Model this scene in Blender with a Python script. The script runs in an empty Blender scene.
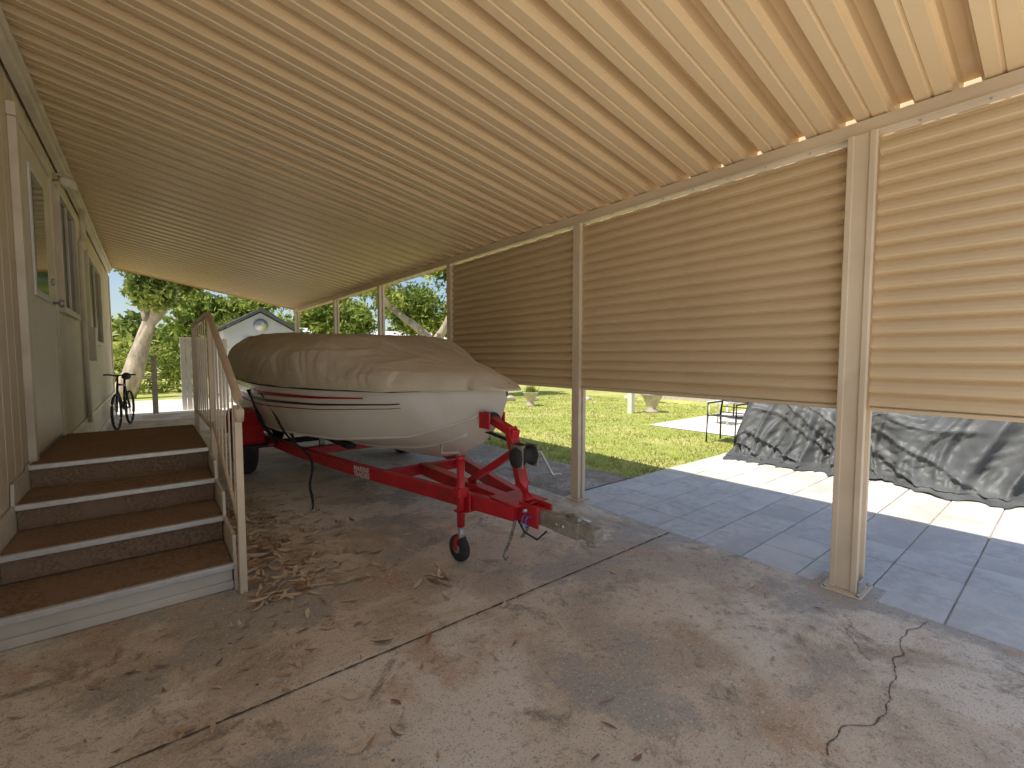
import bpy, math, random
import numpy as np
from mathutils import Vector, Matrix, noise
R=math.radians
random.seed(7); rng=np.random.default_rng(7)
scene=bpy.context.scene
col=scene.collection
scene.view_settings.view_transform='Standard'
scene.view_settings.look='None'
scene.view_settings.exposure=0

# ---------------------------------------------------------------- materials
def mat(name,c1,c2=None,scale=4.0,rough=0.6,bump=0.0,bscale=None,metal=0.0,detail=3,lo=0.35,hi=0.65,stretch=None,c3=None,s3=0.7,spec=0.5,dirt=None):
    m=bpy.data.materials.new(name); m.use_nodes=True
    nt=m.node_tree; N=nt.nodes; L=nt.links
    b=N['Principled BSDF']; b.inputs['Roughness'].default_value=rough; b.inputs['Metallic'].default_value=metal
    b.inputs['Specular IOR Level'].default_value=spec
    tc=N.new('ShaderNodeTexCoord'); mp=N.new('ShaderNodeMapping')
    L.new(tc.outputs['Object'],mp.inputs['Vector'])
    if stretch: mp.inputs['Scale'].default_value=stretch
    if c2 is None: c2=tuple(x*0.85 for x in c1)
    n=N.new('ShaderNodeTexNoise'); n.inputs['Scale'].default_value=scale; n.inputs['Detail'].default_value=detail; n.inputs['Roughness'].default_value=0.6
    L.new(mp.outputs[0],n.inputs['Vector'])
    mr=N.new('ShaderNodeMapRange'); mr.inputs['From Min'].default_value=lo; mr.inputs['From Max'].default_value=hi
    L.new(n.outputs['Fac'],mr.inputs['Value'])
    mx=N.new('ShaderNodeMix'); mx.data_type='RGBA'
    mx.inputs[6].default_value=(*c1,1); mx.inputs[7].default_value=(*c2,1)
    L.new(mr.outputs[0],mx.inputs[0]); out=mx.outputs[2]
    if c3:
        n3=N.new('ShaderNodeTexNoise'); n3.inputs['Scale'].default_value=s3; n3.inputs['Detail'].default_value=3; n3.inputs['Distortion'].default_value=0.6
        L.new(mp.outputs[0],n3.inputs['Vector'])
        r3=N.new('ShaderNodeMapRange'); r3.inputs['From Min'].default_value=0.48; r3.inputs['From Max'].default_value=0.66
        L.new(n3.outputs['Fac'],r3.inputs['Value'])
        m3=N.new('ShaderNodeMix'); m3.data_type='RGBA'; m3.inputs[7].default_value=(*c3,1)
        L.new(out,m3.inputs[6]); L.new(r3.outputs[0],m3.inputs[0]); out=m3.outputs[2]
    L.new(out,b.inputs['Base Color'])
    if bump>0:
        nb=N.new('ShaderNodeTexNoise'); nb.inputs['Scale'].default_value=bscale or scale*6; nb.inputs['Detail'].default_value=2
        L.new(mp.outputs[0],nb.inputs['Vector'])
        bp=N.new('ShaderNodeBump'); bp.inputs['Strength'].default_value=bump; bp.inputs['Distance'].default_value=0.02
        L.new(nb.outputs['Fac'],bp.inputs['Height']); L.new(bp.outputs[0],b.inputs['Normal'])
    return m

def concrete_mat():
    m=bpy.data.materials.new('stained_concrete'); m.use_nodes=True
    nt=m.node_tree; N=nt.nodes; L=nt.links; b=N['Principled BSDF']
    tc=N.new('ShaderNodeTexCoord')
    def nz(scale,detail,dist=0,rough=.6,st=None):
        n=N.new('ShaderNodeTexNoise'); n.inputs['Scale'].default_value=scale; n.inputs['Detail'].default_value=detail
        n.inputs['Distortion'].default_value=dist; n.inputs['Roughness'].default_value=rough
        if st:
            mp=N.new('ShaderNodeMapping'); mp.inputs['Scale'].default_value=st[0]; mp.inputs['Location'].default_value=st[1]
            L.new(tc.outputs['Object'],mp.inputs['Vector']); L.new(mp.outputs[0],n.inputs['Vector'])
        else: L.new(tc.outputs['Object'],n.inputs['Vector'])
        return n.outputs['Fac']
    def rng_(v,a,c,o=1.0):
        r=N.new('ShaderNodeMapRange'); r.inputs['From Min'].default_value=a; r.inputs['From Max'].default_value=c; r.inputs['To Max'].default_value=o
        L.new(v,r.inputs['Value']); return r.outputs[0]
    def mix(a,colr,f):
        x=N.new('ShaderNodeMix'); x.data_type='RGBA'
        if isinstance(a,tuple): x.inputs[6].default_value=(*a,1)
        else: L.new(a,x.inputs[6])
        x.inputs[7].default_value=(*colr,1); L.new(f,x.inputs[0]); return x.outputs[2]
    c=mix((.82,.685,.51),(.60,.485,.35),rng_(nz(1.3,6,.3,.65),.44,.56))
    c=mix(c,(.92,.82,.67),rng_(nz(.8,5,.5,.62,((1,1,1),(5,3,0))),.50,.57,.9))
    c=mix(c,(.48,.435,.37),rng_(nz(.95,6,.3,.68,((1,1,1),(12,4,0))),.52,.58,.85))
    c=mix(c,(.62,.38,.21),rng_(nz(1.9,5,.4,.65,((1,1,1),(2,8,0))),.56,.66,.65))
    c=mix(c,(.30,.23,.16),rng_(nz(3.1,6,.5,.75,((1,1,1),(9,1,0))),.56,.66,.85))
    c=mix(c,(.30,.235,.17),rng_(nz(22,4,0,.75),.55,.68,.7))
    c=mix(c,(.92,.86,.74),rng_(nz(75,2,0,.7),.56,.68,.6))
    c=mix(c,(.22,.17,.125),rng_(nz(120,1,0,.7),.60,.69,.7))
    v=N.new('ShaderNodeTexVoronoi'); v.inputs['Scale'].default_value=4.5; L.new(tc.outputs['Object'],v.inputs['Vector'])
    sp=N.new('ShaderNodeMapRange'); sp.inputs['From Min'].default_value=.045; sp.inputs['From Max'].default_value=.02; L.new(v.outputs['Distance'],sp.inputs['Value'])
    c=mix(c,(.12,.09,.07),sp.outputs[0])
    L.new(c,b.inputs['Base Color']); b.inputs['Roughness'].default_value=.6
    bp=N.new('ShaderNodeBump'); bp.inputs['Strength'].default_value=.5; bp.inputs['Distance'].default_value=.008
    L.new(nz(60,3,0,.75),bp.inputs['Height']); L.new(bp.outputs[0],b.inputs['Normal'])
    return m

def leafmat(name,c,tr=0.5):
    m=bpy.data.materials.new(name); m.use_nodes=True
    nt=m.node_tree; N=nt.nodes; L=nt.links; N.clear()
    o=N.new('ShaderNodeOutputMaterial'); d=N.new('ShaderNodeBsdfDiffuse'); t=N.new('ShaderNodeBsdfTranslucent'); x=N.new('ShaderNodeMixShader')
    tc=N.new('ShaderNodeTexCoord'); n=N.new('ShaderNodeTexNoise'); n.inputs['Scale'].default_value=2.5; n.inputs['Detail'].default_value=1
    L.new(tc.outputs['Object'],n.inputs['Vector'])
    mx=N.new('ShaderNodeMix'); mx.data_type='RGBA'; mx.inputs[6].default_value=(*[v*.6 for v in c],1); mx.inputs[7].default_value=(*[v*1.4 for v in c],1)
    mr=N.new('ShaderNodeMapRange'); mr.inputs['From Min'].default_value=.35; mr.inputs['From Max'].default_value=.65
    L.new(n.outputs['Fac'],mr.inputs['Value']); L.new(mr.outputs[0],mx.inputs[0])
    L.new(mx.outputs[2],d.inputs['Color']); L.new(mx.outputs[2],t.inputs['Color'])
    x.inputs[0].default_value=tr; L.new(d.outputs[0],x.inputs[1]); L.new(t.outputs[0],x.inputs[2]); L.new(x.outputs[0],o.inputs['Surface'])
    return m

M={}
M['tan']=mat('tan_painted_metal',(.88,.665,.40),(.84,.63,.375),1.2,rough=.38,bump=.04,bscale=8,c3=(.85,.64,.385),s3=.6)
M['tanp']=mat('tan_panel_metal',(.76,.575,.35),(.71,.53,.32),1.5,rough=.5,bump=.03,bscale=6,c3=(.73,.55,.335),s3=.5)
M['post']=mat('post_paint',(.82,.67,.48),(.76,.61,.43),3,rough=.45,bump=.05,bscale=20,c3=(.68,.54,.38),s3=1.2)
M['wall']=mat('house_siding',(.80,.69,.52),(.74,.63,.47),2,rough=.65,bump=.08,bscale=30,c3=(.68,.57,.42),s3=.8)
M['trim']=mat('cream_trim',(.82,.74,.60),(.76,.67,.54),3,rough=.5,bump=.04,c3=(.66,.57,.45),s3=2)
M['door']=mat('door_paint',(.82,.74,.60),(.78,.70,.56),3,rough=.45)
M['white']=mat('white_paint',(.82,.80,.76),(.74,.71,.65),5,rough=.5,bump=.05)
M['bright']=mat('house_white',(.84,.82,.78),(.80,.78,.74),1,rough=.7)
M['glass']=mat('dark_glass',(.03,.035,.04),(.05,.05,.05),2,rough=.08)
M['concrete']=concrete_mat()
M['drive']=mat('driveway_concrete',(.84,.79,.70),(.78,.73,.64),1.5,rough=.8,bump=.2,bscale=40)
M['joint']=mat('joint_dirt',(.17,.13,.095),(.11,.085,.06),20,rough=.95)
M['crack']=mat('crack_dirt',(.34,.27,.20),(.17,.13,.095),9,rough=.95,lo=.42,hi=.58)
M['paver1']=mat('paver_grey',(.74,.73,.69),(.60,.59,.56),14,rough=.8,bump=.3,bscale=90,c3=(.80,.78,.73),s3=2)
M['paver2']=mat('paver_light_grey',(.80,.78,.73),(.67,.65,.61),14,rough=.8,bump=.3,bscale=90,c3=(.62,.60,.56),s3=2)
M['paver3']=mat('paver_sunlit_tan',(.84,.78,.68),(.74,.68,.58),14,rough=.8,bump=.3,bscale=90,c3=(.66,.59,.50),s3=2)  # same pavers in a lit version, sunlight put into the base colour
M['dirt']=mat('dirt',(.50,.42,.34),(.33,.27,.21),3,rough=.95,bump=.8,bscale=30,c3=(.64,.56,.46),s3=2)
M['ground']=mat('ground_mix',(.34,.34,.16),(.42,.36,.23),.5,rough=.95,bump=.4,bscale=10)
M['lawn']=mat('lawn_turf',(.50,.50,.13),(.36,.40,.09),2.5,rough=.95,bump=.5,bscale=60,c3=(.60,.54,.20),s3=.7)
M['carpet']=mat('brown_carpet',(.50,.335,.215),(.28,.175,.11),60,rough=1,bump=.7,bscale=200,spec=.1,c3=(.44,.29,.19),s3=4)
M['alu']=mat('aluminium',(.80,.79,.76),(.70,.68,.64),20,rough=.35,metal=.4,bump=.05)
M['red']=mat('red_paint',(.66,.022,.035),(.52,.018,.026),5,rough=.35,c3=(.40,.03,.025),s3=6)
M['gel']=mat('white_gelcoat',(.90,.86,.78),(.87,.82,.73),1.5,rough=.22,c3=(.82,.77,.67),s3=1.5)
M['maroon']=mat('maroon_stripe',(.42,.012,.04),(.34,.01,.03),3,rough=.25)
M['navy']=mat('navy_stripe',(.02,.02,.05),(.015,.015,.03),3,rough=.25)
M['canvas']=mat('beige_canvas',(.74,.65,.50),(.66,.575,.44),2.5,rough=.95,bump=.25,bscale=25,c3=(.60,.52,.39),s3=1.6,spec=.15)
M['rubber']=mat('black_rubber',(.03,.03,.03),(.05,.048,.045),20,rough=.75,bump=.2)
M['black']=mat('black_cloth',(.025,.025,.027),(.045,.045,.045),20,rough=.85)
M['steel']=mat('weathered_steel',(.42,.38,.30),(.26,.23,.18),14,rough=.6,metal=.1,bump=.3)
M['galv']=mat('galvanised',(.6,.6,.6),(.45,.45,.45),12,rough=.4,metal=.7)
M['tarp']=mat('dark_tarp',(.125,.128,.125),(.092,.095,.095),6,rough=.50,bump=.25,bscale=9,c3=(.155,.158,.152),s3=2,spec=.4)
M['bark']=mat('pale_bark',(.60,.50,.38),(.34,.26,.185),5,rough=.9,bump=.8,bscale=20,stretch=(1,1,.3))
M['wood']=mat('grey_wood',(.50,.45,.38),(.36,.32,.26),8,rough=.9,bump=.4)
M['shed']=mat('shed_wall',(.70,.70,.68),(.64,.64,.62),3,rough=.7)
M['shingle']=mat('shingle',(.14,.14,.15),(.20,.19,.19),20,rough=.9,bump=.5)
M['stone']=mat('planter_stone',(.6,.53,.45),(.46,.40,.33),12,rough=.85,bump=.4)
M['blue']=mat('blue_wire',(.05,.18,.6),rough=.4)
LF=[leafmat('leaf_dark',(.16,.22,.05)),leafmat('leaf_mid',(.34,.40,.09)),leafmat('leaf_light',(.52,.55,.16))]
GR=[leafmat('grass_a',(.50,.53,.13)),leafmat('grass_b',(.60,.58,.19)),leafmat('grass_c',(.34,.42,.09))]
DL=[mat('dry_leaf_a',(.64,.44,.27),(.50,.33,.19),20,rough=.8),mat('dry_leaf_b',(.80,.64,.45),(.68,.52,.35),20,rough=.8),mat('dry_leaf_c',(.40,.23,.13),(.30,.17,.10),20,rough=.8)]

# ---------------------------------------------------------------- helpers
groups={}
def grp(name):
    e=bpy.data.objects.new(name,None); e.empty_display_size=.2; col.objects.link(e); groups[e]=[]; return e
def link(o,parent):
    col.objects.link(o)
    if parent is not None: groups[parent].append(o)
    return o
def mesh(name,v,f,m,parent=None,smooth=False,mi=None,bevel=0):
    me=bpy.data.meshes.new(name); me.from_pydata([tuple(p) for p in v],[],f)
    for mm in (m if isinstance(m,list) else [m]): me.materials.append(mm)
    if smooth: me.polygons.foreach_set('use_smooth',[True]*len(me.polygons))
    if mi is not None: me.polygons.foreach_set('material_index',mi)
    me.update()
    o=bpy.data.objects.new(name,me)
    if bevel>0:
        b=o.modifiers.new('bev','BEVEL'); b.width=bevel; b.segments=2; b.limit_method='ANGLE'
    return link(o,parent)
BF=[(0,3,2,1),(4,5,6,7),(0,1,5,4),(1,2,6,5),(2,3,7,6),(3,0,4,7)]
def box(name,lo,hi,m,parent=None,bevel=.004):
    x0,y0,z0=lo; x1,y1,z1=hi
    v=[(x0,y0,z0),(x1,y0,z0),(x1,y1,z0),(x0,y1,z0),(x0,y0,z1),(x1,y0,z1),(x1,y1,z1),(x0,y1,z1)]
    return mesh(name,v,BF,m,parent,bevel=bevel)
def frames(path):
    P=[Vector(p) for p in path]; out=[]
    for i,p in enumerate(P):
        a=P[max(i-1,0)]; b=P[min(i+1,len(P)-1)]; t=(b-a).normalized()
        up=Vector((0,0,1)) if abs(t.z)<.9 else Vector((0,1,0))
        s=t.cross(up).normalized(); u=s.cross(t).normalized(); out.append((p,s,u))
    return out
def tubegeo(path,rad,n=10,sq=None,off=0):
    v=[];f=[]
    fr=frames(path)
    for i,(p,s,u) in enumerate(fr):
        r=rad[i] if isinstance(rad,(list,tuple)) else rad
        if sq:
            w,h=sq
            for a,b in((-w/2,-h/2),(w/2,-h/2),(w/2,h/2),(-w/2,h/2)): v.append(p+s*a+u*b)
        else:
            for k in range(n):
                a=2*math.pi*k/n; v.append(p+s*math.cos(a)*r+u*math.sin(a)*r)
    k=4 if sq else n
    for i in range(len(path)-1):
        for j in range(k):
            a=i*k+j; b=i*k+(j+1)%k; f.append((a+off,b+off,b+k+off,a+k+off))
    f.append(tuple(off+j for j in reversed(range(k)))); e=(len(path)-1)*k; f.append(tuple(off+e+j for j in range(k)))
    return v,f
def tube(name,path,rad,m,parent=None,n=10,sq=None,bevel=0):
    v,f=tubegeo(path,rad,n,sq); return mesh(name,v,f,m,parent,smooth=(sq is None),bevel=bevel)
def lathe(name,prof,center,axis,m,parent=None,n=28):
    A=Vector(axis).normalized(); up=Vector((0,0,1)) if abs(A.z)<.9 else Vector((1,0,0)); s=A.cross(up).normalized(); u=s.cross(A)
    v=[];f=[];C=Vector(center)
    for r,h in prof:
        for k in range(n):
            a=2*math.pi*k/n; v.append(C+A*h+s*math.cos(a)*r+u*math.sin(a)*r)
    for i in range(len(prof)-1):
        for j in range(n): f.append((i*n+j,i*n+(j+1)%n,(i+1)*n+(j+1)%n,(i+1)*n+j))
    f.append(tuple(reversed(range(n)))); f.append(tuple((len(prof)-1)*n+j for j in range(n)))
    return mesh(name,v,f,m,parent,smooth=True)
def interp(x,tab):
    tab=sorted(tab); return float(np.interp(x,[a for a,b in tab],[b for a,b in tab]))
def sridge(n,k):
    q=max(0.0,1-abs(n)*k); return q*q*(3-2*q)

# ---------------------------------------------------------------- ground
def sheet(name,x0,y0,x1,y1,z,m): return mesh(name,[(x0,y0,z),(x1,y0,z),(x1,y1,z),(x0,y1,z)],[(0,1,2,3)],m)
sheet('ground',-250,-250,250,250,-.05,M['ground'])
sheet('lawn',3.9,3.1,40,60,-.02,M['lawn'])
sheet('lawn',-8,18.2,3.9,60,-.02,M['lawn'])
sheet('driveway',-12,-30,12,.04,-.025,M['drive'])  # unseen pale slab behind the camera, added wide to bounce sun into the carport
sheet('driveway',-8,13.62,3.88,18.2,-.015,M['drive'])
box('carport_slab',(-.70,.05,-.12),(3.10,13.6,0),M['concrete'],bevel=.01)
v=[];f=[];n=60
for i in range(n+1):
    y=3.12+i*(13-3.12)/n
    v+= [(3.1,y,-.016),(3.55,y,-.004+.01*noise.noise((3,y*3,0))),(4.05+.18*noise.noise((0,y*.9,2))+ (0.25 if y<4 else 0)*(4-y),y,-.008)]
for i in range(n):
    for k in range(2): a=i*3+k; f.append((a,a+1,a+4,a+3))
mesh('dirt_strip',v,f,M['dirt'],smooth=True)
v=[];f=[]
for i in range(2500):
    x=3.13+random.random()**1.2*1.0; y=3.15+random.random()*6; s=random.uniform(.004,.018)
    o=len(v); v+=[(x-s,y,-.004),(x,y-s,-.004),(x+s,y,-.004),(x,y+s,-.004),(x,y,-.004+s*.9)]
    f+=[(o,o+1,o+4),(o+1,o+2,o+4),(o+2,o+3,o+4),(o+3,o,o+4)]
mesh('gravel',v,f,M['stone'])
def strip(name,pts,w,z,m,jit=0):
    v=[];f=[]
    for i,(x,y) in enumerate(pts):
        a=pts[max(i-1,0)]; b=pts[min(i+1,len(pts)-1)]; t=Vector((b[0]-a[0],b[1]-a[1])).normalized(); nn=Vector((-t.y,t.x))
        ww=w*(1+jit*(random.random()-.5)); v+=[(x+nn.x*ww,y+nn.y*ww,z),(x-nn.x*ww,y-nn.y*ww,z)]
    for i in range(len(pts)-1): f.append((2*i,2*i+1,2*i+3,2*i+2))
    return mesh(name,v,f,m)
strip('slab_joint',[(-.69+i*.025,1.93+.003*noise.noise((i*.15,0,0))+.002*noise.noise((i*.9,0,0))) for i in range(152)],.0048,.003,M['joint'],1.2)
strip('slab_joint',[(-.69+i*.05,6.9+.003*noise.noise((i*.3,3,0))) for i in range(76)],.006,.003,M['joint'],.5)
def crack(name,x0,n,step,y0,sl,w):
    pts=[(x0+i*step,y0+sl*i*step+.10*noise.noise((i*step*3,7,y0))+.03*noise.noise((i*step*11,1,y0))) for i in range(n)]
    strip(name,pts,w,.003,M['crack'],1.5)
crack('concrete_crack',1.75,110,.012,.43,.05,.0024); crack('concrete_crack',2.45,26,.013,.47,.8,.0012)
# pavers
v=[];f=[];mi=[]
P=.34; g=.004
for ix in range(16):
    for iy in range(9):
        x0=3.115+ix*P; y1=3.1-iy*P; x1=x0+P-g*2; y0=y1-P+g*2
        z=-.006+random.uniform(-.002,.002); c=.005; o=len(v)
        tx=random.uniform(-.002,.002)
        v+=[(x0,y0,z-.05),(x1,y0,z-.05),(x1,y1,z-.05),(x0,y1,z-.05),(x0,y0,z-c),(x1,y0,z-c),(x1,y1,z-c),(x0,y1,z-c),
            (x0+c,y0+c,z+tx),(x1-c,y0+c,z),(x1-c,y1-c,z-tx),(x0+c,y1-c,z)]
        q=[(0,1,5,4),(1,2,6,5),(2,3,7,6),(3,0,4,7),(4,5,9,8),(5,6,10,9),(6,7,11,10),(7,4,8,11),(8,9,10,11)]
        f+=[tuple(o+k for k in a) for a in q]; sunlit=ix>=5
        k=random.choice([0,0,0,1,1]) if not sunlit else random.choice([1,2,2,2]); mi+=[k]*9  # paler tan past the roof's shadow edge, painted in as sunlight
mesh('patio_pavers',v,f,[M['paver1'],M['paver2'],M['paver3']],mi=mi)
sheet('paver_bed',3.1,.045,12.0,3.12,-.018,M['dirt'])
sheet('garden_path',7.8,3.4,12.9,5.4,-.008,M['drive'])

# ---------------------------------------------------------------- roof
SL=-.185
def rz(x): return 3.35+SL*(x+.6)
Y0,Y1=-.02,13.5; X0,X1=-.66,3.28
carport=grp('carport_roof')
per=.25; prof=[]
y=Y0
while y<Y1:
    prof+=[(y,0),(y+.052,0),(y+.057,.010),(y+.066,.010),(y+.071,0),(y+.124,0),(y+.129,.040),(y+.143,.040),(y+.148,.105),(y+.216,.105),(y+.221,.040),(y+.235,.040),(y+.240,0)]
    y+=per
v=[];f=[]
for (yy,dz) in prof:
    for x in (X0,X1): v.append((x,yy,rz(x)+dz))
for i in range(len(prof)-1): a=2*i; f.append((a,a+1,a+3,a+2))
mesh('corrugated_pans',v,f,M['tan'],carport)
BX=3.16
bz=rz(BX)-.001
box('header_beam',(BX-.035,Y0,bz-.075),(BX+.035,Y1+.05,bz-.002),M['post'],carport)
box('header_lip',(BX-.05,Y0,bz-.088),(BX+.045,Y1+.05,bz-.0755),M['post'],carport)
v=[(X1-.01,Y0,rz(X1)-.05),(X1-.01,Y1+.05,rz(X1)-.05),(X1-.01,Y1+.05,rz(X1)+.13),(X1-.01,Y0,rz(X1)+.13)]
mesh('gutter',[(a+.03,b,c) for a,b,c in v],[(0,1,2,3)],M['tan'],carport)
mesh('end_trim',[(X0,Y1+.03,rz(X0)-.03),(X1,Y1+.03,rz(X1)-.03),(X1,Y1+.03,rz(X1)+.1),(X0,Y1+.03,rz(X0)+.1)],[(0,1,2,3)],M['tan'],carport)
box('wall_hanger',(-.655,Y0,3.20),(-.60,Y1,3.325),M['trim'],carport)
box('wall_hanger_lip',(-.60,Y0,3.26),(-.57,Y1,3.285),M['trim'],carport)
v=[];f=[]
for i in range(56):
    yy=Y0+.1+i*per
    if yy>Y1: break
    g_,h_=tubegeo([(BX-.02,yy,bz-.096),(BX-.02,yy,bz-.087)],.006,6,off=len(v)); v+=g_; f+=h_
mesh('header_screws',v,f,M['galv'],carport)

# posts
botz=bz-.088
def post(y,w,heavy=False):
    g_=grp('carport_post'); x=BX
    if heavy:
        box('front_flange',(x-.075,y-.066,.012),(x-.048,y+.066,botz),M['post'],g_)
        box('back_flange',(x+.040,y-.066,.012),(x+.066,y+.066,botz),M['post'],g_)
        box('web',(x-.0475,y-.032,.012),(x+.0395,y-.005,botz),M['post'],g_)
        box('front_rib_a',(x-.086,y-.066,.012),(x-.0755,y-.035,botz),M['post'],g_)
        box('front_rib_b',(x-.086,y+.035,.012),(x-.0755,y+.066,botz),M['post'],g_)
        box('base_plate',(x-.13,y-.10,.001),(x+.11,y+.10,.011),M['post'],g_)
        box('base_angle',(x-.07,y-.078,.0115),(x+.03,y-.0665,.08),M['galv'],g_)
        for a,b in ((-.11,-.08),(-.11,.08),(.09,-.08),(.09,.08)): tube('bolt',[(x+a,y+b,.011),(x+a,y+b,.028)],.01,M['galv'],g_,n=6)
    else:
        box('tube_a',(x-.05,y-w/2,.012),(x-.012,y+w/2,botz),M['post'],g_)
        box('tube_b',(x+.012,y-w/2,.012),(x+.05,y+w/2,botz),M['post'],g_)
        box('web',(x-.0115,y-w/4,.012),(x+.0115,y+w/4,botz),M['post'],g_)
        box('base_plate',(x-.09,y-.08,.001),(x+.08,y+.08,.011),M['post'],g_)
PY=[.81,2.96,5.26,7.6,10.0,13.3]
for i,yy in enumerate(PY): post(yy,.09,heavy=(i==0))
box('post_footing',(3.02,.65,-.1),(3.30,.97,.0008),M['concrete'],bevel=.01)
box('post_footing',(3.101,2.85,-.1),(3.26,3.09,-.001),M['concrete'],bevel=.01)
# screen panels
def panel(y0,y1,seam=True):
    g_=grp('screen_panel'); zb=1.07; zt=botz-.035; rows=18; rh=(zt-zb)/rows
    v=[];f=[];pr=[]
    for r in range(rows):
        z=zb+r*rh
        pr+=[(z,-.004),(z+rh*.10,-.021),(z+rh*.22,-.026),(z+rh*.45,-.022),(z+rh*.72,-.008),(z+rh*.86,.005),(z+rh*.93,.009)]
    pr.append((zt,-.004))
    ns=max(2,int((y1-y0)/.12))
    for (z,dx) in pr:
        for k in range(ns+1):
            yy=y0+(y1-y0)*k/ns
            v.append((BX+.0+dx+.004*noise.noise((yy*1.3,z*.8,y0)),yy,z))
    for i in range(len(pr)-1):
        for k in range(ns): a=i*(ns+1)+k; f.append((a,a+1,a+ns+2,a+ns+1))
    o=mesh('slatted_sheet',v,f,M['tanp'],g_)
    box('bottom_rail',(BX-.028,y0,zb-.022),(BX+.006,y1,zb-.001),M['tanp'],g_)
    box('top_rail',(BX-.024,y0,zt+.001),(BX+.006,y1,zt+.008),M['tanp'],g_)
    if seam:
        ym=(y0+y1)/2-.05; v=[];f=[]
        for (z,dx) in pr: v+=[(BX+dx-.006,ym,z),(BX+dx-.006,ym+.006,z)]
        for i in range(len(pr)-1): f.append((2*i,2*i+1,2*i+3,2*i+2))
        mesh('seam',v,f,M['tanp'],g_)
panel(-.1,.81-.068,False); panel(.81+.068,2.96-.047); panel(2.96+.047,5.26-.047)

# ---------------------------------------------------------------- house
house=grp('mobile_home')
WX=-.675; HY=.45
v=[];f=[];ys=[]
y=HY
while y<14: ys+=[(y,0),(y+.185,0),(y+.190,-.008),(y+.198,-.008),(y+.203,0)]; y+=.203
for yy,dx in ys: v+=[(WX+dx,yy,.0),(WX+dx,yy,3.5)]
for i in range(len(ys)-1): f.append((2*i,2*i+2,2*i+3,2*i+1))
mesh('siding',v,f,M['wall'],house)
yend=ys[-1][0]
box('body',(-7.5,HY,0),(WX-.012,yend,3.5),M['wall'],house)
v=[(-7.8,HY-.1,3.5),(-.64,HY-.1,3.5),(-.64,yend+.2,3.5),(-7.8,yend+.2,3.5),(-4.2,HY-.1,4.1),(-4.2,yend+.2,4.1)]
mesh('roof',v,[(0,3,2,1),(0,1,4),(3,5,2),(1,2,5,4),(0,4,5,3)],M['shingle'],house)
box('corner_trim',(WX+.001,yend-.08,0),(WX+.02,yend+.02,3.2),M['trim'],house)
box('skirt_board',(WX+.001,HY,.02),(WX+.018,yend-.09,.16),M['trim'],house)
box('skirt_board_upper',(WX+.001,5.95,.50),(WX+.022,yend-.09,.56),M['trim'],house)
dy0,dy1,dzt=4.55,5.78,2.93
box('door_slab',(WX+.002,dy0,.66),(WX+.035,dy1,dzt),M['door'],house)
for nm,a,b in (('door_jamb_near',dy0-.09,dy0-.002),('door_jamb_far',dy1+.002,dy1+.09)): box(nm,(WX+.001,a,.63),(WX+.045,b,dzt+.002),M['trim'],house)
box('door_head',(WX+.001,dy0-.11,dzt+.004),(WX+.048,dy1+.11,dzt+.09),M['trim'],house)
box('door_window_frame',(WX+.0355,4.78,1.80),(WX+.05,5.35,2.75),M['white'],house)
box('door_glass',(WX+.0505,4.83,1.85),(WX+.053,5.30,2.70),M['glass'],house)
lathe('door_knob',[(.012,0),(.012,.03),(.03,.04),(.036,.055),(.03,.07),(.01,.075)],(WX+.035,5.63,1.82),(1,0,0),M['galv'],house,16)
lathe('deadbolt',[(.03,0),(.03,.015),(.02,.02)],(WX+.035,5.63,2.0),(1,0,0),M['galv'],house,16)
def window(y0,y1,z0,z1):
    g_=house
    box('window_glass',(WX+.002,y0,z0),(WX+.012,y1,z1),M['glass'],g_)
    for a,b,c,d in ((y0-.06,y0,z0-.06,z1+.06),(y1,y1+.06,z0-.06,z1+.06)): box('window_frame_side',(WX+.001,a,c),(WX+.05,b,d),M['trim'],g_)
    for c,d in ((z0-.06,z0-.001),(z1+.001,z1+.06)): box('window_frame_rail',(WX+.001,y0+.001,c),(WX+.048,y1-.001,d),M['trim'],g_)
    box('window_mullion',(WX+.0125,(y0+y1)/2-.02,z0),(WX+.035,(y0+y1)/2+.02,z1),M['trim'],g_)
window(6.3,7.5,1.85,2.95); window(8.9,10.9,1.6,2.8)
tube('conduit',[(-.60,7.95,3.2),(-.60,7.95,2.95),(-.61,8.0,2.85),(-.64,8.05,2.8),(-.64,8.05,.9),(-.64,8.05,.5)],.03,M['trim'],house)
box('meter_box',(WX+.001,8.3,1.3),(WX+.12,8.6,1.75),M['trim'],house)
lamp=grp('wall_lamp')
box('backplate',(WX+.001,6.02,2.95),(WX+.03,6.16,3.12),M['trim'],lamp)
tube('arm',[(WX+.03,6.09,3.05),(WX+.10,6.09,3.07),(WX+.16,6.09,3.04)],.012,M['trim'],lamp)
lathe('shade',[(.03,0),(.055,-.05),(.06,-.10),(.04,-.11)],(WX+.14,6.09,3.05),(0,0,1),M['trim'],lamp,16)
tube('arm_b',[(WX+.03,6.09,3.0),(WX+.12,5.98,3.0)],.01,M['trim'],lamp)
lathe('lamp_head',[(.02,0),(.04,.04),(.045,.08),(.03,.09)],(WX+.10,5.97,3.0),(.4,-.6,-.5),M['trim'],lamp,16)

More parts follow.
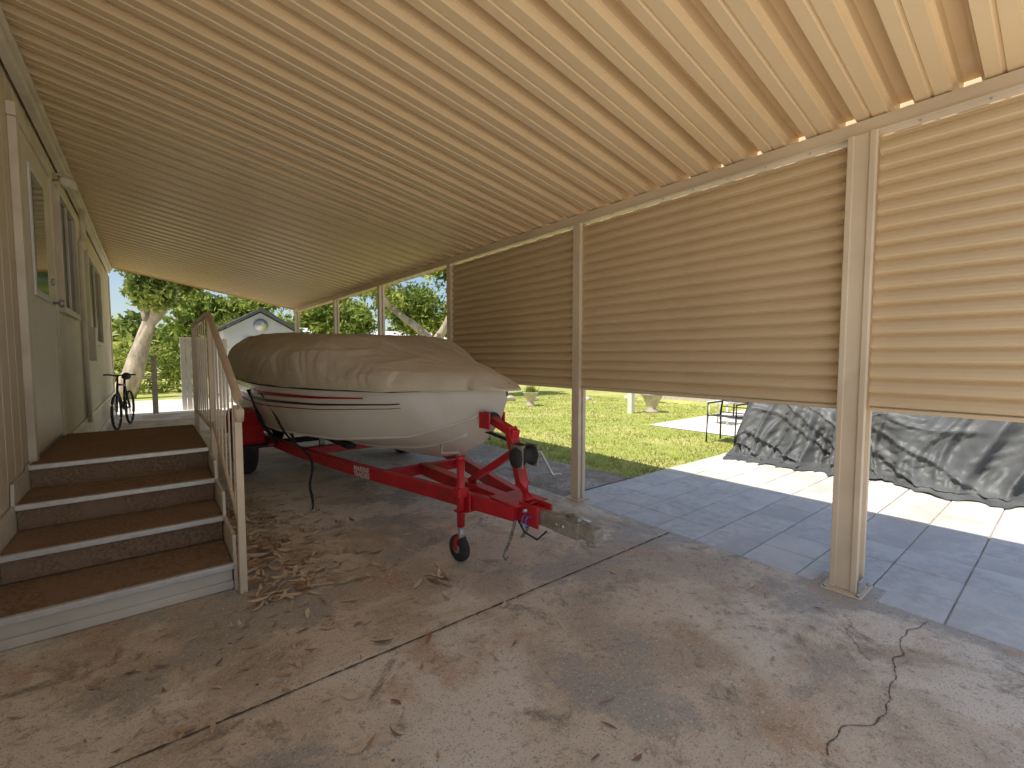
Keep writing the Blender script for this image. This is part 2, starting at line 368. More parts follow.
# ---------------------------------------------------------------- steps
st=grp('entry_steps')
SX0,SX1=WX+.024,.335; rs=.158
ny=[3.0,3.43,3.86,4.29,5.9]
for i in range(4):
    z=rs*(i+1)
    box('tread_%d'%(i+1),(SX0,ny[i]+.03,z-.022),(SX1,(ny[i+1]+.035 if i<3 else 5.9),z),M['carpet'],st,bevel=.005)
    box('riser_%d'%(i+1),(SX0+.002,ny[i]+.04,z-rs+(.001 if i else .0)),(SX1-.002,ny[i]+.06,z-.0225),M['trim'] if i==0 else M['carpet'],st,bevel=.002)
    box('nosing_%d'%(i+1),(SX0-.001,ny[i]-.004,z-.028),(SX1+.004,ny[i]+.029,z+.004),M['alu'],st,bevel=.004)
box('base_board',(SX0,ny[0]+.027,.003),(SX1+.002,ny[0]+.0385,.052),M['trim'],st)
for nm,x0,x1 in(('stringer_inner',SX0-.018,SX0-.002),('stringer_outer',SX1+.0045,SX1+.020)):
    pts=[(ny[0]+.01,0),(5.9,0),(5.9,.63),(4.33,.63)]
    pts+= [(4.30,.60),(3.90,.60-.0),(3.88,.47),(3.47,.47),(3.45,.315),(3.04,.315),(3.02,.155),(ny[0]+.01,.155)]
    v=[(x0,a,b) for a,b in pts]+[(x1,a,b) for a,b in pts]; n=len(pts)
    f=[tuple(range(n)),tuple(reversed(range(n,2*n)))]+[(i,i+n,(i+1)%n+n,(i+1)%n) for i in range(n)]
    mesh(nm,v,f,M['trim'],st)
rl=grp('stair_railing'); RX=.375
def sq(name,pa,w=.03,h=.03): return tube(name,pa,0,M['post'],rl,sq=(w,h),bevel=.004)
sq('bottom_post',[(RX,2.95,.0),(RX,2.95,1.08)],.038,.038)
sq('corner_post',[(RX,4.25,.0),(RX,4.25,1.66)],.038,.038)
sq('end_post',[(RX,5.9,.0),(RX,5.9,1.66)],.038,.038)
tube('handrail',[(RX,2.88,1.0),(RX,2.86,1.06),(RX,2.89,1.11),(RX,2.97,1.15),(RX,4.22,1.66),(RX,4.35,1.69),(RX,5.93,1.69)],.022,M['post'],rl,n=12)
sq('lower_rail',[(RX,2.95,.36),(RX,4.25,.84)],.02,.03); sq('landing_lower_rail',[(RX,4.25,.78),(RX,5.9,.78)],.02,.03)
for k in range(1,7):
    yy=2.95+k*.186; sq('picket',[(RX,yy,.36+(yy-2.95)*.37),(RX,yy,1.13+(yy-2.95)*.415)],.010,.016)
for k in range(1,8):
    yy=4.25+k*.206; sq('picket',[(RX,yy,.78),(RX,yy,1.67)],.010,.016)

# ---------------------------------------------------------------- boat
boat=grp('speedboat')
CX=1.85; YS,YB=7.55,2.38
def half(t):
    if t<.40: return .98+.05*t/.40
    u=(t-.40)/.60; return max(.0,1.03*(1-u**2.1))**1.0
def gz(t): return interp(t,[(0,1.14),(.4,1.14),(.7,1.14),(.85,1.14),(1,1.17)])
def kz(t): return interp(t,[(0,.46),(.6,.46),(.75,.48),(.83,.53),(.90,.62),(.95,.74),(.985,.90),(1,1.06)])
def chz(t): return interp(t,[(0,.62),(.5,.63),(.7,.66),(.85,.75),(.95,.92),(1,1.08)])
def chb(t): return half(t)*interp(t,[(0,.88),(.5,.86),(.75,.78),(.9,.64),(1,.55)])
def hullpt(t,s,side):
    y=YS+(YB-YS)*t
    b,g_=half(t),gz(t); cb,cz=chb(t),chz(t); k=kz(t)
    if s<=1:
        q=s; x=b+(cb-b)*(q**1.2)+.03*math.sin(math.pi*q)*(1 if t<.9 else .3); z=g_+(cz-g_)*q
    else:
        q=s-1; x=cb*(1-q); z=cz+(k-cz)*(q**.95)
    return Vector((CX+side*x,y,z))
NT=70; S=[0,.12,.25,.4,.55,.7,.85,1,1.001,1.15,1.35,1.6,1.8,1.95,2]
v=[];f=[]
for i in range(NT+1):
    t=i/NT
    for s in S: v.append(hullpt(t,s,-1))
    for s in reversed(S[:-1]): v.append(hullpt(t,s,1))
k=2*len(S)-1
for i in range(NT):
    for j in range(k-1): a=i*k+j; f.append((a,a+1,a+k+1,a+k))
f.append(tuple(range(k)))
mesh('hull',v,f,M['gel'],boat,smooth=True)
for sd in(-1,1):
    tube('spray_rail',[hullpt(i/60*.96,1.0,sd)+Vector((sd*.006,0,-.004)) for i in range(61)],.012,M['gel'],boat,n=6)
    tube('lifting_strake',[hullpt(i/60*.93,1.45,sd)+Vector((sd*.004,0,-.006)) for i in range(61)],.010,M['gel'],boat,n=6)
    tube('rub_rail',[hullpt(i/60,.10,sd)+Vector((sd*.012,0,0)) for i in range(61)],.014,M['rubber'],boat,n=8)
def stripe(name,t0,t1,sA,sB,m,w0,w1):
    for sd in(-1,1):
        v=[];f=[];n=50
        for i in range(n+1):
            u=i/n; t=t0+(t1-t0)*u; c=sA+(sB-sA)*u; w=w0+(w1-w0)*u
            p=hullpt(t,max(.02,c-w),sd);q=hullpt(t,min(.99,c+w),sd)
            for pp in(p,(p+q)/2,q): v.append(pp+Vector((sd*.005,-.002,-.001)))
        for i in range(n): f+= [(3*i,3*i+1,3*i+4,3*i+3),(3*i+1,3*i+2,3*i+5,3*i+4)]
        mesh(name,v,f,m,boat,smooth=True)
stripe('red_stripe',.0,.80,.30,.25,M['maroon'],.085,.012)
stripe('navy_stripe',.0,.86,.47,.36,M['navy'],.05,.010)
stripe('grey_pinstripe',.0,.86,.60,.44,M['maroon'],.018,.005)
TOP=[(7.7,1.60),(7.4,1.63),(6.9,1.64),(6.2,1.635),(5.6,1.60),(5.0,1.565),(4.5,1.55),(4.1,1.545),(3.92,1.50),(3.6,1.40),(3.2,1.33),(2.8,1.28),(2.5,1.235),(2.3,1.18)]
def smooth_top(y): return sum(interp(y+d,TOP) for d in(-.08,-.04,0,.04,.08))/5
def hem(y,side): return .014*noise.noise((y*2.2,side,0))+.005*noise.noise((y*7,3,side))
v=[];f=[];NI=300;NJ=140
for i in range(NI+1):
    t=-.012+1.03*i/NI; tt=min(max(t,0),1)
    y=YS+(YB-YS)*t
    b=half(min(tt,.999))+.026
    if t>.97: b=max(.17*math.sqrt(max(0,(1.018-t)/.048)),.004)
    else: b=max(b,.17)
    gg=gz(tt)-.04; H=smooth_top(y)
    if t<.03: H=gg+(H-gg)*math.sqrt(max(.0,(t+.012)/.042))**.7
    if t>.95: H=gg+(H-gg)*max(0.05,1-((t-.95)/.07)**2)
    e=interp(tt,[(0,.30),(.45,.36),(.66,.50),(.75,.80),(.85,.95),(1,.8)])
    ee=interp(tt,[(0,.62),(.45,.66),(.66,.72),(.75,.95),(1,.8)])
    sc=interp(y,[(2.4,.35),(3.5,.5),(4.6,.6),(5.5,.8),(7.6,1.1)])
    for j in range(NJ+1):
        a=math.pi*j/NJ; c=math.cos(a); s=math.sin(a)
        x=-b*math.copysign(abs(c)**e,c)
        z=gg+hem(y,1 if c>0 else 5)*(1-s)+(H-gg)*(s**ee)
        am=min(1,s*2.2)
        wx_=x+.18*noise.noise((x*1.2,y*1.2,20)); wy_=y+.18*noise.noise((x*1.2,y*1.2,30))
        nse=noise.noise((x*1.1,y*.8,4))*.035-.03*max(0,math.sin(y*2.6+.8))*s       # sag between support bows
        r1=sridge(noise.noise((wx_*2.6+wy_*.9,wy_*.8,2)),7)
        r2=sridge(noise.noise((wx_*1.6-wy_*.9,wy_*1.4+wx_*1.8,11)),8)
        r3=sridge(noise.noise((wx_*6+wy_*2.5,wy_*2.0,17)),6)
        z+=(nse+r1*.026+r2*.018+r3*.012-.008)*am*sc
        side=max(0,1-abs(s-.40)/.42)
        ybend=y+1.1*(z-gg)*(1 if y>4.6 else -.6)
        rid=sridge(noise.noise((ybend*2.4,z*.6,3)),5.5)
        rid2=sridge(noise.noise((ybend*6,z*1.2,13)),6)
        off=(-.022+.026*rid+.014*rid2+.02*noise.noise((y*1.4,z*2,1)))*side*(1 if tt<.85 else .3)
        x+=math.copysign(off,x) if abs(x)>.05 else 0
        v.append((CX+x,y+.008*noise.noise((x*4,z*5,3)),z))
for i in range(NI):
    for j in range(NJ): a=i*(NJ+1)+j; f.append((a,a+1,a+NJ+2,a+NJ+1))
cv=mesh('canvas_cover',v,f,M['canvas'],boat,smooth=True)
sm=cv.modifiers.new('sol','SOLIDIFY'); sm.thickness=.004
for sd in(-1,1):
    pts=[]
    for i in range(101):
        t=i/100*.965; y=YS+(YB-YS)*t; pts.append((CX+sd*(max(half(t),.144)+.027),y,gz(t)-.041+hem(y,1 if sd<0 else 5)))
    tube('cover_hem',pts,.007,M['canvas'],boat,n=6)
box('outdrive',(CX-.15,7.56,.35),(CX+.15,7.95,1.0),M['black'],boat,bevel=.05)
tube('bow_eye',[(CX,2.62,.84),(CX,2.56,.81),(CX,2.58,.77)],.01,M['galv'],boat)

# ---------------------------------------------------------------- trailer
tr=grp('boat_trailer'); fz=.40
AX=1.80
for sd,nm in((-1,'left'),(1,'right')):
    tube('frame_beam_'+nm,[(AX+sd*.80,7.3,fz),(AX+sd*.80,6.2,fz),(AX+sd*.66,4.9,fz),(AX+sd*.48,3.9,fz),(AX+sd*.08,2.12,fz)],0,M['red'],tr,sq=(.06,.10),bevel=.006)
    tube('bunk_'+nm,[(AX+.04+sd*.45,7.2,fz+.12),(AX+.04+sd*.40,4.2,fz+.13)],0,M['black'],tr,sq=(.09,.06),bevel=.01)
    for yy in(5.0,6.9): tube('bunk_bracket',[(AX+.04+sd*.44,yy,fz-.02),(AX+.04+sd*.44,yy,fz+.10)],0,M['galv'],tr,sq=(.05,.05))
for yy,w in((3.5,.38),(4.9,.62),(6.9,.77)): tube('crossmember',[(AX-w,yy,fz-.01),(AX+w,yy,fz-.01)],0,M['red'],tr,sq=(.07,.08),bevel=.005)
tube('tongue',[(AX,3.5,fz),(AX,1.98,fz)],0,M['red'],tr,sq=(.085,.09),bevel=.006)
box('tongue_plate',(AX-.13,2.06,fz+.052),(AX+.13,2.34,fz+.060),M['red'],tr)
box('hinge_plate_a',(AX-.062,1.95,fz-.060),(AX-.046,2.12,fz+.070),M['red'],tr)
box('hinge_plate_b',(AX+.046,1.95,fz-.060),(AX+.062,2.12,fz+.070),M['red'],tr)
tube('drawbar',[(AX,2.10,fz-.002),(AX+.035,1.72,fz-.012)],0,M['steel'],tr,sq=(.082,.078),bevel=.006)
tube('coupler_body',[(AX+.020,1.86,fz-.003),(AX+.036,1.68,fz-.008)],0,M['steel'],tr,sq=(.096,.090),bevel=.006)
tube('coupler_neck',[(AX+.034,1.70,fz-.004),(AX+.046,1.57,fz-.006)],0,M['steel'],tr,sq=(.084,.074),bevel=.014)
lathe('coupler_socket',[(.020,-.058),(.036,-.056),(.038,-.03),(.02,-.028)],(AX+.043,1.61,fz-.012),(0,0,1),M['steel'],tr,24)
tube('coupler_latch',[(AX+.030,1.80,fz+.050),(AX+.034,1.74,fz+.068),(AX+.040,1.63,fz+.056)],.010,M['galv'],tr)
box('latch_bracket',(AX+.018,1.70,fz+.030),(AX+.050,1.76,fz+.060),M['galv'],tr)
for yy in(1.78,1.83): tube('coupler_bolt',[(AX-.030,yy,fz),(AX+.08,yy,fz)],.011,M['galv'],tr,n=6)
tube('hinge_pin',[(AX-.085,2.05,fz+.03),(AX+.085,2.05,fz+.03)],.012,M['galv'],tr)
tube('wiring_plug',[(AX-.075+.02*math.cos(a*.7),2.0+.012*a*.3,fz-.03+.04*math.sin(a*.7)) for a in range(16)],.004,M['blue'],tr,n=6)
tube('wiring',[(AX-.05,2.2,fz+.0),(AX-.075,2.05,fz-.10),(AX-.06,1.95,fz-.12),(AX-.05,1.88,fz-.05)],.006,M['rubber'],tr,n=6)
def chain(p0,p1,sag):
    n=11; vv=[];ff=[]
    for i in range(n):
        u=(i+.5)/n; c=Vector(p0).lerp(Vector(p1),u); c.z-=sag*math.sin(math.pi*u)
        d=(Vector(p1)-Vector(p0)).normalized(); d=(d+Vector((0,0,-sag*math.pi*math.cos(math.pi*u)/max(.05,(Vector(p1)-Vector(p0)).length)))).normalized()
        s=d.cross(Vector((1,0,0)) if i%2 else Vector((0,1,.3))).normalized(); L=.020
        pts=[c+d*L*math.cos(k*math.pi/4)+s*.010*math.sin(k*math.pi/4) for k in range(9)]
        a,b=tubegeo(pts,.0035,5,off=len(vv)); vv+=a; ff+=b
    mesh('safety_chain',vv,ff,M['steel'],tr,smooth=True)
chain((AX-.07,2.14,fz-.05),(AX-.10,2.20,.14),.02); chain((AX+.07,2.14,fz-.05),(AX+.05,2.22,.19),.02)
tube('chain_hook',[(AX-.10,2.20,.145),(AX-.12,2.20,.11),(AX-.10,2.20,.08),(AX-.08,2.20,.10)],.007,M['galv'],tr,n=6)
for sd in(-1,1):
    wx=AX+sd*.98; 
    lathe('tyre',[(.19,-.10),(.27,-.105),(.315,-.085),(.335,-.04),(.335,.04),(.315,.085),(.27,.105),(.19,.10)],(wx,6.0,.335),(1,0,0),M['rubber'],tr,36)
    lathe('rim',[(.02,-.112),(.07,-.10),(.09,-.07),(.17,-.07),(.188,-.104),(.188,.104),(.17,.07),(.02,.09)],(wx,6.0,.335),(1,0,0),M['galv'],tr,24)
    v=[];f=[];pth=[(-.62,.42),(-.50,.44),(-.40,.60),(-.26,.73),(0,.77),(.26,.73),(.40,.60),(.50,.44),(.62,.42)]
    for a,b in pth: v+=[(wx-.13,6.0+a,b),(wx+.13,6.0+a,b),(wx+.13,6.0+a,b-.015),(wx-.13,6.0+a,b-.015)]
    for i in range(len(pth)-1):
        for j in range(4): a=i*4+j;b=i*4+(j+1)%4; f.append((a,b,b+4,a+4))
    f+=[(3,2,1,0),(32,33,34,35)]
    mesh('fender',v,f,M['red'],tr,smooth=False)
    for yy in(5.45,6.55): tube('fender_bracket',[(AX+sd*.78,yy,fz),(wx,yy,.40)],0,M['red'],tr,sq=(.05,.04))
    tube('step_pad',[(wx,5.38,.43),(wx,5.22,.43)],0,M['black'],tr,sq=(.24,.02))
tube('axle',[(AX-.95,6.0,.33),(AX+.95,6.0,.33)],.035,M['black'],tr)
def strap(p0,p1,sag,w=.02):
    pts=[]
    for i in range(13):
        u=i/12; p=Vector(p0).lerp(Vector(p1),u); p.z-=sag*math.sin(math.pi*u); p.x+=.012*math.sin(u*9); pts.append(p)
    tube('strap',pts,0,M['black'],tr,sq=(w,.006))
strap((.84,5.0,1.0),(1.12,4.35,.42),.06); strap((1.12,4.35,.42),(1.06,4.15,.02),.0,.022); strap((.82,5.6,1.0),(1.0,5.2,.45),.05,.05)
tube('strap_hook',[(1.06,4.15,.06),(1.04,4.12,.02),(1.08,4.10,.012),(1.10,4.13,.03)],.008,M['galv'],tr,n=6)
v=[];f=[]
for i in range(21):
    for j in range(9):
        yy=4.75+i*.06; zz=.78-j*.05*(.7+.5*noise.noise((yy*2,0,0)))-.02; v.append((.99+.05*noise.noise((yy*6,zz*2,0))+.14*(j/8),yy,zz))
for i in range(20):
    for j in range(8): a=i*9+j; f.append((a,a+1,a+10,a+9))
mesh('black_cover_drape',v,f,M['black'],tr,smooth=True)
jx,jy=1.56,2.50
tube('jack_tube',[(jx,jy,.24),(jx,jy,.68)],.026,M['red'],tr,n=14)
tube('jack_inner',[(jx,jy,.13),(jx,jy,.245)],.019,M['galv'],tr,n=12)
tube('jack_cap',[(jx,jy,.68),(jx,jy,.71)],.031,M['red'],tr,n=14)
tube('jack_handle',[(jx,jy,.70),(jx-.02,jy+.0,.735),(jx-.13,jy+.02,.74),(jx-.13,jy+.02,.80)],.008,M['galv'],tr)
box('jack_bracket',(jx-.03,jy-.045,.335),(jx+.16,jy+.045,.345),M['red'],tr); box('jack_bracket_plate',(jx+.028,jy-.06,.34),(jx+.042,jy+.06,.47),M['red'],tr)
box('jack_swivel',(jx-.04,jy-.04,.44),(jx+.04,jy+.04,.50),M['red'],tr,bevel=.01)
for s_ in(-1,1): tube('jack_fork',[(jx,jy,.185),(jx+s_*.034,jy+.01,.16),(jx+s_*.034,jy+.02,.085)],0,M['red'],tr,sq=(.012,.03))
lathe('jack_wheel',[(.02,-.026),(.07,-.026),(.088,-.015),(.09,0),(.088,.015),(.07,.026),(.02,.026)],(jx,jy+.02,.09),(1,.15,0),M['rubber'],tr,24)
lathe('jack_wheel_hub',[(.0,-.031),(.030,-.030),(.030,.030),(.0,.031)],(jx,jy+.02,.09),(1,.15,0),M['steel'],tr,16)
tube('winch_post',[(AX,2.10,fz+.06),(AX-.0,2.16,fz+.16),(AX-.0,2.28,.90)],0,M['red'],tr,sq=(.07,.055),bevel=.006)
tube('winch_brace',[(AX,2.75,fz+.05),(AX,2.25,.74)],0,M['red'],tr,sq=(.05,.04),bevel=.005)
tube('winch_head',[(AX,2.22,.86),(AX,2.48,.93)],0,M['red'],tr,sq=(.06,.05),bevel=.005)
for s_ in(-1,1): box('roller_cheek',(AX+s_*.062-.006,2.42,.87),(AX+s_*.062+.006,2.54,.98),M['red'],tr)
lathe('bow_roller',[(.02,-.055),(.045,-.05),(.032,0),(.045,.05),(.02,.055)],(AX,2.49,.94),(1,0,0),M['rubber'],tr,18)
for s_ in(-1,1): box('winch_cheek',(AX+s_*.06-.004,2.08,.67),(AX+s_*.06+.004,2.20,.81),M['steel'],tr)
lathe('winch_drum',[(.065,-.05),(.065,-.045),(.045,-.043),(.045,.043),(.065,.045),(.065,.05)],(AX,2.13,.74),(1,0,0),M['black'],tr,20)
lathe('winch_gear',[(.02,0),(.060,.003),(.060,.014),(.02,.016)],(AX-.085,2.13,.735),(1,0,0),M['rubber'],tr,20)
tube('winch_handle',[(AX+.08,2.13,.75),(AX+.13,2.13,.75),(AX+.14,2.03,.62),(AX+.21,2.03,.61)],.009,M['galv'],tr)
tube('winch_strap',[(AX,2.15,.80),(AX+.02,2.56,.83)],0,M['black'],tr,sq=(.05,.004))
def decal(body,size,dz,pa,pb,u,mname):
    cu=bpy.data.curves.new('lettering','FONT'); cu.body=body; cu.size=size; cu.align_x='CENTER'; cu.align_y='CENTER'; cu.extrude=.0008; cu.offset=.001
    o=bpy.data.objects.new('lettering',cu); cu.materials.append(M[mname]); d=(pb-pa).normalized(); nrm=Vector((d.y,-d.x,0)); 
    if nrm.x>0: nrm=-nrm
    up=Vector((0,0,1)); mtx=Matrix((d,up,nrm)).transposed().to_4x4(); mtx.translation=pa.lerp(pb,u)+nrm*.0325+Vector((0,0,dz)); o.matrix_world=mtx; link(o,tr)
pa=Vector((AX-.48,3.9,fz)); pb=Vector((AX-.08,2.12,fz))
decal('MARINE',.062,.020,pa,pb,.12,'white'); decal('TRAILERS',.054,-.026,pa,pb,.12,'white')

# ---------------------------------------------------------------- tarp
tp=grp('tarp_covered_furniture')
v=[];f=[]; ya,yb=3.0,-1.6; NY=280
prof=[(6.08,0.0),(6.20,.006),(6.33,.05),(6.40,.2),(6.44,.4),(6.47,.6),(6.52,.74),(6.62,.80),(6.8,.82),(7.1,.82),(7.5,.8),(7.62,.72),(7.68,.4),(7.75,0.0)]
pp=[]
for i in range(len(prof)-1):
    for k in range(9):
        u=k/9; pp.append((prof[i][0]+(prof[i+1][0]-prof[i][0])*u,prof[i][1]+(prof[i+1][1]-prof[i][1])*u))
pp.append(prof[-1])
for i in range(NY+1):
    u=i/NY; y=ya+(yb-ya)*u
    hs=1.0+.10*math.sin(y*2.2+1)+.12*noise.noise((y*1.5,0,0)); endf=min(1,min(u,1-u)/.035)
    for (x,z) in pp:
        low=1-min(1,z/.8)
        wy=y+.20*noise.noise((y*1.2,z*1.2,40))+ z*.5*noise.noise((y*.8,0,50))
        ra=sridge(noise.noise((wy*2.8,z*.5,3)),3.5); rb=sridge(noise.noise((wy*6+z*1.0,z*.9,8)),4.5); rc=sridge(noise.noise((wy*2.4-z*4,z*1.6,15)),6); rd_=sridge(noise.noise((wy*7+z*6,z*4-wy*2,25)),5)
        w=.13*ra+.065*rb+.05*rc+.022*rd_-.08+.10*noise.noise((y*1.1,z*.6,60))
        xx=x-(w*(.4+low))*(1 if x<7 else -1)*(1 if z>.03 else .8)
        zz=z*hs*(endf**.35 if z>.02 else 1)
        if z>.7: zz+=.06*noise.noise((y*3,x*3,5))+.03*sridge(noise.noise((y*3,x*2,1)),4)
        if x<6.35 and z<.02: zz+=.025*abs(noise.noise((y*6,x*6,0)))
        v.append((xx,y+(.05*noise.noise((x*4,z*3,7))),max(zz,.0)+.002))
n=len(pp)
for i in range(NY):
    for j in range(n-1): a=i*n+j; f.append((a,a+1,a+n+1,a+n))
f.append(tuple(range(n)))
mesh('tarp',v,f,M['tarp'],tp,smooth=True)
ch=grp('patio_chair')
for yy in(3.25,3.7):
    tube('side_frame',[(6.9,yy,0),(6.92,yy,.42),(7.35,yy,.40),(7.35,yy,0)],.014,M['black'],ch)
    tube('back_frame',[(7.33,yy,.40),(7.48,yy,.95)],.014,M['black'],ch)
    tube('arm',[(6.93,yy,.42),(6.93,yy,.62),(7.38,yy,.62)],.014,M['black'],ch)
mesh('seat',[(6.92,3.25,.42),(7.35,3.25,.40),(7.35,3.7,.40),(6.92,3.7,.42)],[(0,1,2,3)],M['black'],ch)
for k in range(6): tube('back_slat',[(7.33+.025*k,3.25,.45+.09*k),(7.33+.025*k,3.7,.45+.09*k)],.009,M['black'],ch,n=6)
tb=grp('patio_table')
lathe('top',[(.0,0),(.5,0),(.5,.03),(.0,.03)],(10.0,4.6,.70),(0,0,1),M['galv'],tb,28)
for k in range(4):
    a=math.pi/4+k*math.pi/2; tube('leg',[(10+.35*math.cos(a),4.6+.35*math.sin(a),.70),(10+.42*math.cos(a),4.6+.42*math.sin(a),0)],.016,M['black'],tb)
for (cx,cy) in((9.0,4.5),(10.2,3.7)):
    c2=grp('garden_chair')
    for a,b in((-.2,-.2),(.2,-.2),(.2,.2),(-.2,.2)): tube('leg',[(cx+a,cy+b,0),(cx+a*.9,cy+b*.9,.43)],.014,M['white'],c2)
    box('seat',(cx-.22,cy-.22,.43),(cx+.22,cy+.22,.46),M['white'],c2)
    for k in range(4): tube('back_bar',[(cx-.18,cy-.2+.13*k,.46),(cx-.26,cy-.2+.13*k,.9)],.012,M['white'],c2)
def planter(x,y,s):
    g_=grp('stone_planter')
    lathe('urn',[(.16*s,0),(.17*s,.05*s),(.10*s,.10*s),(.13*s,.18*s),(.22*s,.36*s),(.27*s,.46*s),(.29*s,.48*s),(.24*s,.49*s),(.20*s,.44*s)],(x,y,-.02),(0,0,1),M['stone'],g_)
    vv=[];ff=[]
    for i in range(160):
        a=random.random()*6.28; r=random.random()*.2*s; h=random.uniform(.1,.35)*s; o=len(vv)
        bx,by=x+r*math.cos(a),y+r*math.sin(a); tx,ty=bx+random.uniform(-.15,.15),by+random.uniform(-.15,.15)
        vv+=[(bx-.012,by,.42*s),(bx+.012,by,.42*s),(tx,ty,.42*s+h)]; ff.append((o,o+1,o+2))
    mesh('plant',vv,ff,LF[1],g_)
planter(9.67,6.6,.95); planter(8.3,9.6,.8); planter(11.8,8.0,.8)
g_=grp('garden_post'); box('shaft',(9.05,6.75,-.03),(9.17,6.87,.85),M['white'],g_); box('cap',(9.03,6.73,.85),(9.19,6.89,.89),M['white'],g_)
import bmesh
def rock(name,c,s):
    bm=bmesh.new(); bmesh.ops.create_icosphere(bm,subdivisions=2,radius=1)
    for q in bm.verts:
        k=1+.35*noise.noise(q.co*1.3+Vector(c)); q.co=Vector((q.co.x*s*k+c[0],q.co.y*s*.8*k+c[1],q.co.z*s*.55*k+c[2]))
    me=bpy.data.meshes.new(name); bm.to_mesh(me); bm.free(); me.materials.append(M['stone']); o=bpy.data.objects.new(name,me); col.objects.link(o)
for c,s in(((8.8,11.2,.02),.22),((9.4,10.7,.02),.18),((12.4,9.3,.0),.25),((11.0,9.9,0),.15)): rock('garden_rock',c,s)

# ---------------------------------------------------------------- neighbours
nh=grp('neighbor_house')
box('wall',(13.2,-12,-.05),(20,9.5,3.0),M['bright'],nh); box('base',(13.1,-6,-.05),(13.195,9.5,.45),M['stone'],nh)
box('roof_slab',(13.15,-12.5,3.0),(20.5,10,3.2),M['shingle'],nh)
for yy in(-3,1.5,5.5): box('window',(13.17,yy,1.1),(13.19,yy+1.5,2.2),M['glass'],nh)
nb=grp('mobile_home')
box('wall',(6.5,27,-.05),(16,32,2.35),M['white'],nb)
mesh('roof',[(6.1,26.6,2.35),(16.4,26.6,2.35),(16.4,32.4,2.35),(6.1,32.4,2.35),(6.1,29.5,3.1),(16.4,29.5,3.1)],[(0,1,5,4),(2,3,4,5),(0,4,3),(1,2,5),(3,2,1,0)],M['white'],nb)
for xx in(7.2,9.6,12.2): box('window',(xx,26.96,1.0),(xx+1.2,26.99,1.9),M['glass'],nb)
sh=grp('garden_shed')
sx0,sx1,sy0,sy1=1.75,3.75,16.0,18.6
box('walls',(sx0,sy0,-.05),(sx1,sy1,2.15),M['shed'],sh)
xm=(sx0+sx1)/2
mesh('gable',[(sx0,sy0-.001,2.15),(sx1,sy0-.001,2.15),(xm,sy0-.001,2.72),(sx0,sy1,2.15),(sx1,sy1,2.15),(xm,sy1,2.72)],[(0,1,2),(5,4,3)],M['shed'],sh)
for s_ in(-1,1):
    e=xm+s_*1.2
    v=[(e,sy0-.2,2.08),(xm,sy0-.2,2.76),(xm,sy1+.2,2.76),(e,sy1+.2,2.08),(e,sy0-.2,2.16),(xm,sy0-.2,2.86),(xm,sy1+.2,2.86),(e,sy1+.2,2.16)]
    mesh('roof_slope',v,[(0,1,2,3),(7,6,5,4),(0,4,5,1),(1,5,6,2),(2,6,7,3),(3,7,4,0)],M['shingle'],sh)
lathe('vent',[(.0,0),(.2,0),(.2,.03),(.0,.03)],(xm,sy0-.035,2.33),(0,1,0),M['galv'],sh,20)
box('shed_door',(xm-.5,sy0-.03,0),(xm+.5,sy0-.002,1.95),M['white'],sh)
fn=grp('white_fence_panel')
for k in range(9): box('board',(.62+k*.115,14.4,-.04),(.725+k*.115,14.43,1.85),M['white'],fn)
box('rail_top',(.6,14.431,1.6),(1.68,14.46,1.68),M['white'],fn); box('rail_bottom',(.6,14.431,.3),(1.68,14.46,.38),M['white'],fn)
wf=grp('rail_fence')
for k in range(5): box('post',(-4.1+k*1.6,24.0,-.05),(-4.0+k*1.6,24.1,1.15),M['wood'],wf)
for z in(.5,1.0): box('rail',(-4.1,23.97,z),(2.4,23.995,z+.08),M['wood'],wf)
fp=grp('wooden_post'); box('shaft',(.02,13.9,-.04),(.13,14.01,1.35),M['wood'],fp); box('cap',(.0,13.88,1.35),(.15,14.03,1.39),M['wood'],fp)
bk=grp('bicycle')
bo=Vector((-.56,10.7,0)); bd=Vector((.16,.985,0)).normalized(); bn=Vector((bd.y,-bd.x,0))
def bp_(u,w,z): return bo+bd*u+bn*w+Vector((0,0,z))
for u0 in(.33,1.33):
    pts=[bp_(u0+.32*math.cos(a*math.pi/16),0,.34+.32*math.sin(a*math.pi/16)) for a in range(33)]; tube('tyre',pts,.022,M['rubber'],bk,n=6)
    vv=[];ff=[]
    for k in range(14):
        a=k*math.pi/7; g1,h1=tubegeo([bp_(u0,0,.34),bp_(u0+.31*math.cos(a),0,.34+.31*math.sin(a))],.003,4,off=len(vv)); vv+=g1; ff+=h1
    mesh('spokes',vv,ff,M['galv'],bk)
for a,b in(((.33,.34),(.48,.86)),((.48,.84),(1.0,.80)),((.46,.72),(.88,.34)),((.88,.34),(1.02,.94)),((.88,.34),(1.33,.34)),((1.33,.34),(.99,.8))):
    tube('frame_tube',[bp_(a[0],0,a[1]),bp_(b[0],0,b[1])],.02,M['navy'],bk,n=8)
tube('handlebar',[bp_(.40,-.28,1.02),bp_(.5,-.12,1.02),bp_(.5,0,1.0),bp_(.5,.12,1.02),bp_(.40,.28,1.02)],.015,M['black'],bk); tube('stem',[bp_(.48,0,.84),bp_(.5,0,1.0)],.016,M['black'],bk)
tube('saddle',[bp_(.92,0,.96),bp_(1.18,0,.97)],[.03,.075],M['black'],bk)
tube('chainring',[bp_(.88+.09*math.cos(a*math.pi/8),.03,.34+.09*math.sin(a*math.pi/8)) for a in range(17)],.008,M['steel'],bk,n=5)

